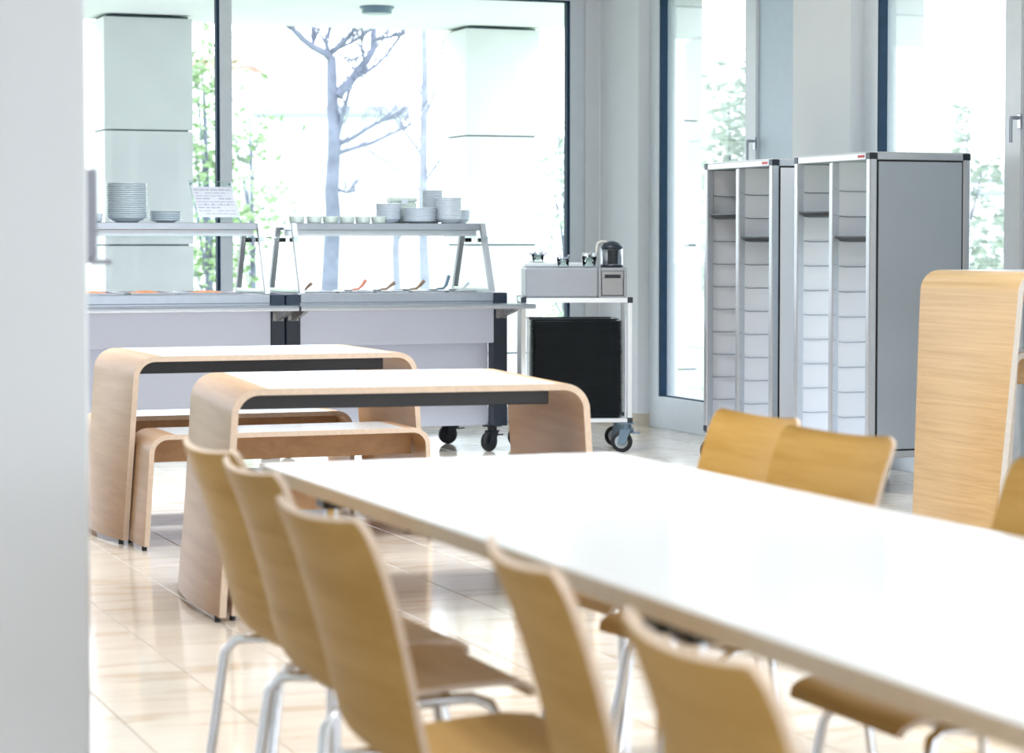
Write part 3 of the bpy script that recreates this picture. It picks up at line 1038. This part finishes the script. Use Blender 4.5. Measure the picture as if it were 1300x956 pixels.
# ---- food pans set in the counters
def pan(x, y, w, dp, label, content, group=None):
    t = thing('food_pan', label, 'pan', (x, y, 0.881), group=group)
    m = MB()
    h = 0.050
    m.box(-w/2+.012, w/2-.012, -dp/2+.012, dp/2-.012, 0, .004)
    for (a, b, c_, d_) in ((-w/2+.008, -w/2+.012, -dp/2+.008, dp/2-.008), (w/2-.012, w/2-.008, -dp/2+.008, dp/2-.008),
                           (-w/2+.012, w/2-.012, -dp/2+.008, -dp/2+.012), (-w/2+.012, w/2-.012, dp/2-.012, dp/2-.008)):
        m.box(a, b, c_, d_, 0, h)
    m.box(-w/2, w/2, -dp/2, -dp/2+.0125, h-.002, h+.002)
    m.box(-w/2, w/2, dp/2-.0125, dp/2, h-.002, h+.002)
    m.box(-w/2, -w/2+.0125, -dp/2+.0125, dp/2-.0125, h-.002, h+.002)
    m.box(w/2-.0125, w/2, -dp/2+.0125, dp/2-.0125, h-.002, h+.002)
    m.build('tray', M['steel'], t)
    s = MB()
    nx, ny = 8, 10
    rnd = random.Random(int(x*100))
    V, Fc = [], []
    for j in range(ny+1):
        for i in range(nx+1):
            u, v = i/nx, j/ny
            V.append(((u-.5)*(w-.03), (v-.5)*(dp-.03), .036+.022*math.sin(PI*u)*math.sin(PI*v)+rnd.uniform(0, .004)))
    for j in range(ny):
        for i in range(nx):
            a = j*(nx+1)+i
            Fc.append((a, a+1, a+nx+2, a+nx+1))
    s.add(V, Fc, 0, True)
    o = s.build('food', content, t)
    return t


for i, (x, lab, mt) in enumerate(((2.52, 'steel pan with dark rimmed orange food, leftmost in the left counter', M['orange']),
                                   (2.82, 'steel pan of orange food below the short plate stack, left counter', M['orange']),
                                   (3.17, 'steel pan of orange food at the right end of the left counter', M['orange']))):
    pan(x, 13.12, 0.27, 0.50, lab, mt, 'food pans in the left counter')
SP = [(3.76, 'pale food pan leftmost in the right counter'), (3.98, 'pale food pan second in the right counter, with a coral handled spoon'),
      (4.20, 'pale food pan in the middle of the right counter'), (4.42, 'pale food pan fourth in the right counter'), (4.625, 'narrow pale food pan at the right end of the right counter')]
for i, (x, lab) in enumerate(SP):
    pan(x, 13.12, 0.208 if i < 4 else 0.18, 0.50, lab, M['cream'], 'food pans in the right counter')


def spoon(x, y, ang, mat, label, hz):
    t = thing('serving_spoon', label, 'spoon', (x, y, 0.93), 0, 'serving spoons in the right counter pans')
    dx, dy, dz = math.cos(ang)*.045, -.03, hz
    MB().tube([(-.03, 0.03, .012), (0, 0, .016), (dx*.5, dy*.5, .035), (dx, dy, .016+dz)], [.005, .007, .010, .011], 8).build('handle', mat, t)
    MB().lathe([(0, 0.0), (.018, .002), (.028, .010), (.029, .0115), (.017, .0045), (0, .003)], (-.045, .045, .0), 14).build('bowl', M['steel'], t)
    return t


HZ = (.034, .052, .036, .046, .074, .034)
for i, (x, a, mt, lab) in enumerate(((3.705, 0.9, M['spoon_wood'], 'brown handled serving spoon at the left end of the right counter'),
                                     (4.02, 0.7, M['spoon_red'], 'coral red handled serving spoon in a right counter pan'),
                                     (4.19, 0.5, M['spoon_wood'], 'short brown serving spoon handle right of the coral one'),
                                     (4.37, 0.6, M['spoon_wood'], 'tan serving spoon handle left of the grey one'),
                                     (4.535, 1.0, M['castor_grey'], 'grey handled serving spoon standing tallest in the pans'),
                                     (4.655, 0.9, M['porcelain'], 'white handled serving spoon at the right end of the counter'))):
    spoon(x, 12.96, a, mt, lab, HZ[i])

# ---- plates
def plate_mesh(name, R, deep, mat):
    h = 0.030 if deep else 0.017
    prof = [(0, .003), (R*.45, .003), (R*.47, 0), (R*.53, 0), (R*.56, .003)]
    if deep:
        prof += [(R*.78, .012), (R*.93, .024), (R, h), (R*1.0, h+.003), (R*.92, .028), (R*.76, .016), (R*.5, .0065), (0, .0065)]
    else:
        prof += [(R*.80, .008), (R, h), (R*1.0, h+.003), (R*.79, .012), (R*.5, .0065), (0, .0065)]
    return MB().lathe(prof, n=28).mesh(name, mat)


ORD = ['topmost', 'second', 'third', 'fourth', 'fifth', 'sixth', 'seventh', 'eighth', 'ninth', 'tenth', 'eleventh', 'twelfth', 'thirteenth',
       'fourteenth', 'fifteenth', 'sixteenth', 'seventeenth', 'eighteenth', 'nineteenth']
ORD += ['twentieth'] + ['twenty-' + w_ for w_ in ('first', *ORD[1:9])] + ['thirtieth'] + ['thirty-' + w_ for w_ in ('first', *ORD[1:9])]
ORD += ['fortieth'] + ['forty-' + w_ for w_ in ('first', *ORD[1:9])] + ['fiftieth'] + ['fifty-' + w_ for w_ in ('first', *ORD[1:9])]


def nth(k, n, noun, where):
    """label for piece k (0 = bottom) of a stack of n"""
    i = n-1-k
    if i == 0:
        return 'topmost %s of %s' % (noun, where)
    if k == 0:
        return 'bottom %s of %s' % (noun, where)
    return '%s %s from the top of %s' % (ORD[i], noun, where)


def stack(x, y, z, R, n, deep, label, group, name='plate', pitch=0.0118, mat=None, cat='plate', jit=.0012):
    me = plate_mesh(name, R, deep, mat or M['porcelain'])
    rnd = random.Random(int(x*1000))
    for k in range(n):
        o = bpy.data.objects.new(name, me)
        o.location = (x+rnd.uniform(-jit, jit), y+rnd.uniform(-jit, jit), z+k*pitch)
        COL.objects.link(o)
        tag(o, nth(k, n, *label), cat, group)


SZ = 1.3225
stack(2.718, 13.12, SZ, .115, 17, True, ('deep grey plate', 'the tall stack on the left shelf'), 'tall plate stack on the left shelf', mat=M['porc_grey'])
stack(2.938, 13.12, SZ, .092, 5, False, ('grey plate', 'the short stack on the left shelf'), 'short plate stack on the left shelf', mat=M['porc_grey'])
stack(4.265, 13.155, SZ, .078, 8, True, ('white plate', 'the leftmost stack on the right shelf'), 'leftmost plate stack on the right shelf')
stack(4.424, 13.065, SZ, .0975, 7, False, ('white plate', 'the wide low stack on the right shelf'), 'wide plate stack on the right shelf')
stack(4.560, 13.225, SZ, .064, 15, True, ('small white plate', 'the tall rear stack on the right shelf'), 'tall rear plate stack on the right shelf')
stack(4.603, 13.065, SZ, .078, 11, True, ('white bowl', 'the front bowl stack on the right shelf'), 'bowl stack on the right shelf', name='bowl', cat='bowl')
stack(4.728, 13.215, SZ, .060, 5, True, ('small white bowl', 'the last stack at the right shelf end'), 'small bowl stack at the right shelf end', name='bowl', cat='bowl')

# six small pale glass dishes in a row
dm = MB().lathe([(0, .002), (.036, .002), (.038, 0), (.042, .003), (.046, .036), (.047, .038), (.044, .038), (.038, .008), (0, .007)], n=24).mesh('glass_dish', M['pale_dish'])
for i, x in enumerate((3.672, 3.775, 3.872, 3.970, 4.066, 4.162)):
    o = bpy.data.objects.new('glass_dish', dm)
    o.location = (x, 13.02, SZ)
    COL.objects.link(o)
    tag(o, '%s small pale green glass dish in the row on the right shelf' % ('leftmost', 'second', 'third', 'fourth', 'fifth', 'last')[i], 'bowl', 'row of glass dishes on the right shelf')
t = thing('serving_box', 'pale green glass box standing behind the plates on the right shelf', 'box', (4.372, 13.235, SZ))
m = MB()
m.cbox(-.078, .078, -.05, .05, 0, .125, .008)
m.build('body', M['pale_dish'], t)
MB().cbox(-.082, .082, -.054, .054, .1255, .152, .008).build('lid', M['pale_dish'], t)
MB().cbox(-.02, .02, -.056, -.0545, .11, .14, .0005).build('clasp', M['porcelain'], t)
# dark small cup at the far left of the left shelf
m = MB().lathe([(0, .002), (.026, .002), (.028, 0), (.034, .01), (.038, .05), (.036, .05), (.031, .012), (0, .008)], n=24)
tag(m.build('small_cup', M['porc_grey'], loc=(2.545, 13.12, SZ)), 'small dark grey cup left of the tall plate stack', 'cup')

# ---- menu holder on the left shelf
t = thing('menu_holder', 'clear tilted holder with a printed menu on the left shelf', 'sign', (3.235, 13.13, SZ))
ang = math.radians(34)
Rm = Matrix.Translation((0, -.06, .018)) @ Matrix.Rotation(math.radians(8), 4, 'Z') @ Matrix.Rotation(-ang, 4, 'X')
m = MB()
m.box(-.13, .13, .0, .003, 0, .265, 0, Rm)
m.build('acrylic_sheet', M['clear'], t)
m = MB()
m.box(-.122, .122, -.0016, -.0003, .015, .225, 0, Rm)
pp = m.build('menu_sheet', M['paper'], t)
m = MB()
rnd = random.Random(4)
for j in range(9):
    z = .20-j*.0205
    x = -.11
    while x < .10:
        w = rnd.uniform(.02, .045)
        if rnd.random() < .82:
            m.box(x, min(x+w, .112), -.0022, -.0017, z, z+(.0045 if j % 3 else .0075), 0, Rm)
        x += w+.007
m.box(-.115, .115, -.0022, -.0017, .118, .1195, 0, Rm)
for x in (-.065, -.02, .03, .075):
    m.box(x, x+.007, -.0024, -.0017, .10, .106, 1, Rm)
pr = m.build('printed_lines', [M['print'], M['ink']], pp)
for sx in (-1, 1):
    m = MB()
    m.tube([Rm @ Vector((sx*.122, 0, .01)), Vector((sx*.122-.012, -.115, .004))], .0035, 8)
    m.build('foot', M['castor_grey'], t)
    MB().cyl(Rm @ Vector((sx*.119, -.004, .247)), Rm @ Vector((sx*.119, .006, .247)), .005, 10).build('stud', M['castor_grey'], t)

# ================================================================== CUTLERY AND TRAY TROLLEY
TRZ = math.radians(-18)
TRC = (5.505-.32*math.cos(TRZ)-.235*math.sin(TRZ), 12.44-.32*math.sin(TRZ)+.235*math.cos(TRZ))


def on_trolley(lx, ly):
    return (TRC[0]+lx*math.cos(TRZ)-ly*math.sin(TRZ), TRC[1]+lx*math.sin(TRZ)+ly*math.cos(TRZ))


t = thing('tray_trolley', 'white tray trolley with black tray stack, right of the serving counter', 'trolley', (*TRC, 0), TRZ)
hx, hy = .32, .235
p = .026
for sx in (-1, 1):
    for sy in (-1, 1):
        xa = -hx if sx < 0 else hx-p
        ya = -hy if sy < 0 else hy-p
        MB().cbox(xa, xa+p, ya, ya+p, .176, .895, .003).build('post', M['white_metal'], t)
        MB().cbox(xa-.002, xa+p+.002, ya-.002, ya+p+.002, .864, .897, .002).build('corner_cap', M['navy'], t)
        MB().cbox(xa-.002, xa+p+.002, ya-.002, ya+p+.002, .172, .202, .002).build('corner_cap', M['navy'], t)
m = MB()
m.box(-hx+p+.003, hx-p-.003, -hy, hy, .866, .893)
m.box(-hx, -hx+p, -hy+p+.003, hy-p-.003, .866, .893)
m.box(hx-p, hx, -hy+p+.003, hy-p-.003, .866, .893)
m.build('upper_shelf', M['white_metal'], t)
m = MB()
m.box(-hx+p+.003, hx-p-.003, -hy, hy, .176, .196)
m.build('lower_shelf', M['white_metal'], t)
for sx in (-1, 1):
    m = MB()
    xa = sx*(hx-p-.012)
    m.cbox(xa-.006, xa+.006, -hy+.01, -hy+.03, .198, .78, .002)
    m.build('tray_guide', M['alu'], t)
for sx in (-1, 1):
    for sy in (-1, 1):
        castor(t, sx*(hx-.03), sy*(hy-.03), -0.25 if sx > 0 else 0.3, .172, .062, GRY)

# stack of black trays
tm = MB()
tw, td = .265, .185
prof = [(0, 0.000), (-.018, 0.000), (-.006, .011), (.0, .012)]
ring = []
for (d_, z) in ((-.02, 0), (-.006, .0125), (0, .0125), (0, .0105), (-.0075, .0105), (-.019, -.0)):
    pass
def rr(w, d, z, c_=.02, off=0):
    out = []
    for (cx_, cy_, a0) in ((w-c_, d-c_, 0), (-w+c_, d-c_, PI/2), (-w+c_, -d+c_, PI), (w-c_, -d+c_, 1.5*PI)):
        for k in range(4):
            a = a0+PI/2*k/3
            out.append((cx_+c_*math.cos(a), cy_+c_*math.sin(a), z))
    return out
rings = [rr(tw-.02, td-.02, .0015), rr(tw-.020, td-.020, 0), rr(tw-.007, td-.007, .0100), rr(tw, td, .0105), rr(tw, td, .0128), rr(tw-.009, td-.009, .0122), rr(tw-.021, td-.021, .003)]
rings = rings[1:]
n = 16
V = [q for r_ in rings for q in r_]
Fc = []
for i in range(len(rings)-1):
    for k in range(n):
        k2 = (k+1) % n
        Fc.append((i*n+k, i*n+k2, (i+1)*n+k2, (i+1)*n+k))
Fc.append(tuple(range(n)))
Fc.append(tuple((len(rings)-1)*n+k for k in range(n)))
tm.add(V, Fc)
tray_me = tm.mesh('serving_tray', M['tray'])
rnd = random.Random(2)
NT = 51
for k in range(NT):
    o = bpy.data.objects.new('serving_tray', tray_me)
    last = k == NT-1
    o.location = (*on_trolley(.006 + rnd.uniform(-.0015, .0015) - (.02 if last else 0), rnd.uniform(-.002, .002)), .1965+k*.0112+(.002 if last else 0))
    o.rotation_euler = (0, 0, TRZ)
    COL.objects.link(o)
    if last:
        tag(o, 'topmost black tray lying slightly left on the trolley stack', 'tray', 'black trays stacked on the trolley')
    else:
        tag(o, nth(k, NT, 'black tray', 'the stack on the white trolley'), 'tray', 'black trays stacked on the trolley')

# grey box with napkin dispenser on top of the trolley
zt = .8945
t = thing('cutlery_box', 'grey box with steel napkin slot on top of the tray trolley', 'box', (*on_trolley(0, 0), zt), TRZ)
MB().cbox(-.297, .125, -.225, .225, 0, .172, .010).build('body', M['box_grey'], t)
m = MB()
m.cbox(.1255, .140, -.225, .225, 0, .172, .003)
m.cbox(.272, .287, -.225, .225, 0, .172, .003)
m.box(.140, .272, -.20, .225, 0, .172)
m.box(.140, .272, -.225, -.20, .155, .172)
m.box(.140, .272, -.225, -.20, 0, .008)
m.build('dispenser_frame', M['box_grey'], t)
m = MB()
m.cbox(.144, .268, -.222, -.201, .012, .112, .003)
m.box(.144, .160, -.222, -.201, .112, .132)
m.box(.252, .268, -.222, -.201, .112, .132)
m.box(.144, .268, -.222, -.201, .132, .152)
m.build('napkin_dispenser', M['dispenser'], t)
MB().cbox(.161, .251, -.219, -.2015, .1125, .1315, .002).build('napkin_slot', M['black'], t)
MB().cbox(-.285, .11, 0.02, .215, .1725, .198, .006).build('rear_ledge', M['white_metal'], t)


def holder(x, y, z, R, h, label, n, seed, flare, mat, saucer=True, tall=False):
    t = thing('cutlery_glass', label, 'glass', (x, y, z), group=None)
    if saucer:
        MB().lathe([(0, .001), (.03, .001), (.058, .006), (.059, .008), (.03, .004), (0, .004)], n=24).build('saucer', M['white_metal'], t)
    MB().lathe([(0, .006), (R*.72, .006), (R*.78, .010), (R, h), (R*.96, h), (R*.72, .014), (0, .012)], n=22).build('cup', M['clear'], t)
    rnd = random.Random(seed)
    for k in range(n):
        a = 2*PI*k/n + rnd.uniform(-.2, .2)
        rb = R*.5*rnd.uniform(.3, 1)
        rt = R*(.78+flare*rnd.random())
        zz = h*rnd.uniform(1.05, 1.45)
        p0 = Vector((rb*math.cos(a), rb*math.sin(a), .018))
        p1 = Vector((rt*math.cos(a), rt*math.sin(a), zz))
        m = MB()
        m.tube([p0, p0.lerp(p1, .7), p1], [.003, .0035, .007 if not tall else .005], 6)
        m.build('stick', mat, t)
    return t


holder(*on_trolley(-.205, .08), zt+.1985, .040, .048, 'small glass with tilted spoons, left on the cutlery box', 12, 1, .5, M['sachet'])
holder(*on_trolley(-.072, -.13), zt+.1725, .040, .050, 'small glass with grey sachets, in the middle of the cutlery box', 11, 2, .3, M['sachet'])
holder(*on_trolley(.078, -.13), zt+.1725, .046, .060, 'wide glass packed with upright teaspoons, beside the black bin', 22, 3, .15, M['chrome'], tall=True)

t = thing('table_bin', 'small steel and black table bin with domed lid on the cutlery box', 'bin', (*on_trolley(.213, -.10), zt+.1725), TRZ)
m = MB().lathe([(0, 0), (.064, 0), (.067, .004), (.067, .015), (.064, .016)], n=28)
m.build('base', M['black'], t)
MB().lathe([(.064, .016), (.064, .112), (.060, .112), (.060, .016)], n=28).build('body', M['steel'], t)
m = MB()
V, Fc = [], []
for i, z in enumerate((.018, .102)):
    for k in range(9):
        a = -PI/2 - .48 + .96*k/8
        V.append((.0652*math.cos(a), .0652*math.sin(a), z))
for k in range(8):
    Fc.append((k, k+1, 9+k+1, 9+k))
m.add(V, Fc, 0, True)
m.build('black_label', M['black'], t)
MB().lathe([(.067, .1125), (.067, .120), (.050, .138), (.022, .150), (0, .153)], n=28).build('lid', M['navy'], t)
MB().tube([(-.03, 0, .148), (-.062, -.01, .150), (-.083, -.015, .140), (-.090, -.02, .118), (-.094, -.025, .075)], [.007, .008, .008, .007, .006], 8).build('bag_handle', M['cream'], t)

# ================================================================== TRAY CABINETS
def cabinet(y0, y1, label, side):
    X0, X1 = 5.68, 6.24
    ox, oy = (X0+X1)/2, (y0+y1)/2
    t = thing('tray_cabinet', label, 'cabinet', (ox, oy, 0))
    hx, hy = (X1-X0)/2, (y1-y0)/2
    zb, ztop = .166, 1.645
    p = .040
    for sx in (-1, 1):
        for sy in (-1, 1):
            xa = -hx if sx < 0 else hx-p
            ya = -hy if sy < 0 else hy-p
            MB().cbox(xa, xa+p, ya, ya+p, zb+.002, ztop-.002, .005).build('post', M['alu'], t)
            MB().cbox(xa-.001, xa+p+.001, ya-.001, ya+p+.001, ztop-.034, ztop, .003).build('corner_cap', M['navy'], t)
            MB().cbox(xa-.001, xa+p+.001, ya-.001, ya+p+.001, zb, zb+.034, .003).build('corner_cap', M['navy'], t)
    for sx in (-1, 1):
        xa = -hx if sx < 0 else hx-p
        MB().cbox(xa, xa+p, -p/2, p/2, zb+.036, ztop-.036, .005).build('mid_post', M['alu'], t)
        for (za, zb_) in ((ztop-.034, ztop-.001), (zb+.001, zb+.034)):
            MB().cbox(xa, xa+p, -hy+p+.002, hy-p-.002, za, zb_, .003).build('rail', M['alu'], t)
    for sy in (-1, 1):
        ya = -hy if sy < 0 else hy-p
        for (za, zb_) in ((ztop-.034, ztop-.001), (zb+.001, zb+.034)):
            MB().cbox(-hx+p+.002, hx-p-.002, ya, ya+p, za, zb_, .003).build('rail', M['alu'], t)
        # side panel: dark seal, outer board in the colour passed in, white inside
        yo = sy*(hy-.010)
        m = MB()
        m.box(-hx+p+.0005, hx-p-.0005, yo-.006, yo+.006, zb+.0345, ztop-.0345)
        m.build('seal', M['black'], t)
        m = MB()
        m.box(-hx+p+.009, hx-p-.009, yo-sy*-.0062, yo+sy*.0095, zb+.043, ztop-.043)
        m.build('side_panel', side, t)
        m = MB()
        m.box(-hx+p+.003, hx-p-.003, yo-sy*.0065, yo-sy*.012, zb+.037, ztop-.037)
        m.build('inner_board', M['cab_white'], t)
    MB().box(-hx+p+.001, hx-p-.001, -.008, .008, zb+.036, ztop-.036).build('divider', M['cab_white'], t)
    MB().box(-hx+.004, hx-.004, -hy+.004, hy-.004, ztop-.0005, ztop+.004).build('roof_board', M['cab_white'], t)
    MB().box(-hx+p, hx-p, -hy+p, hy-p, zb+.004, zb+.016).build('floor_board', M['cab_white'], t)
    MB().cbox(-hx-.0015, -hx-.0002, -hy+.055, -hy+.12, ztop-.024, ztop-.010, .0004).build('badge', M['red'], t)
    # wire runners for the trays, one on each side of each column
    run = MB()
    L0, L1 = -hx+.010, hx-.05
    def runner(sy):
        m = MB()
        m.tube([(L1, 0, 0), (-hx+.075, 0, 0), (-hx+.035, 0, .006), (L0, sy*.012, .014)], .0026, 5)
        return m.mesh('runner', M['steel'])
    rm = {1: runner(1), -1: runner(-1)}
    for zr in [.2135+.1252*i for i in range(11)]:
        for (yy, s_) in ((hy-.0265, -1), (.0125, 1), (-.0125, -1), (-hy+.0265, 1)):
            o = bpy.data.objects.new('runner', rm[s_])
            o.location = (0, yy, zr)
            COL.objects.link(o)
            o.parent = t
    for sx in (-1, 1):
        for sy in (-1, 1):
            castor(t, sx*(hx-.045), sy*(hy-.045), (-0.15 if sx < 0 else 0.3)+.3*sy, zb, .060, (M['rubber'], M['hub'], M['castor_grey']))
    return t, oy, hy


CR = cabinet(10.02, 10.80, 'grey tall tray cabinet nearer the camera, right one of the pair', M['cab_grey'])
CL = cabinet(11.04, 11.86, 'grey tall tray cabinet farther away, left one of the pair', M['cab_white'])  # white outer boards stand in for brighter light on this cabinet's side
me2 = None
for (cab, side, row, lab) in ((CL, 1, 9, 'black tray in the left column of the farther cabinet'),
                              (CL, -1, 8, 'black tray in the right column of the farther cabinet'),
                              (CR, 1, 9, 'black tray in the left column of the nearer cabinet'),
                              (CR, -1, 8, 'black tray in the right column of the nearer cabinet')):
    _, oy, hy = cab
    wcol = hy-.020-.008
    yc = oy + side*(hy-.020+.008)/2
    m = MB()
    a, b = .235, wcol/2-.004
    rs = [rr(a-.02, b-.02, 0, .02), rr(a-.005, b-.005, .018, .02), rr(a, b, .019, .02), rr(a, b, .025, .02), rr(a-.008, b-.008, .0245, .02), rr(a-.021, b-.021, .003, .02)]
    V = [q for r_ in rs for q in r_]
    Fc = [(i*16+k, i*16+(k+1) % 16, (i+1)*16+(k+1) % 16, (i+1)*16+k) for i in range(len(rs)-1) for k in range(16)]
    Fc.append(tuple(range(16))); Fc.append(tuple(5*16+k for k in range(16)))
    m.add(V, Fc)
    o = m.build('serving_tray', M['tray'], loc=(5.925, yc, .2135+.1252*row+.003))
    tag(o, lab, 'tray')

# ================================================================== bracket on the end of the left wall
t = thing('wall_bracket', 'small grey angled bracket on the end of the white wall at left', 'bracket', (0.858, 4.66, 1.17))
MB().cbox(0.0, .046, -.02, .06, .012, .19, .004).build('upright', M['bracket'], t)
MB().cbox(0.0, .074, -.025, .06, 0, .0115, .003).build('ledge', M['bracket'], t)
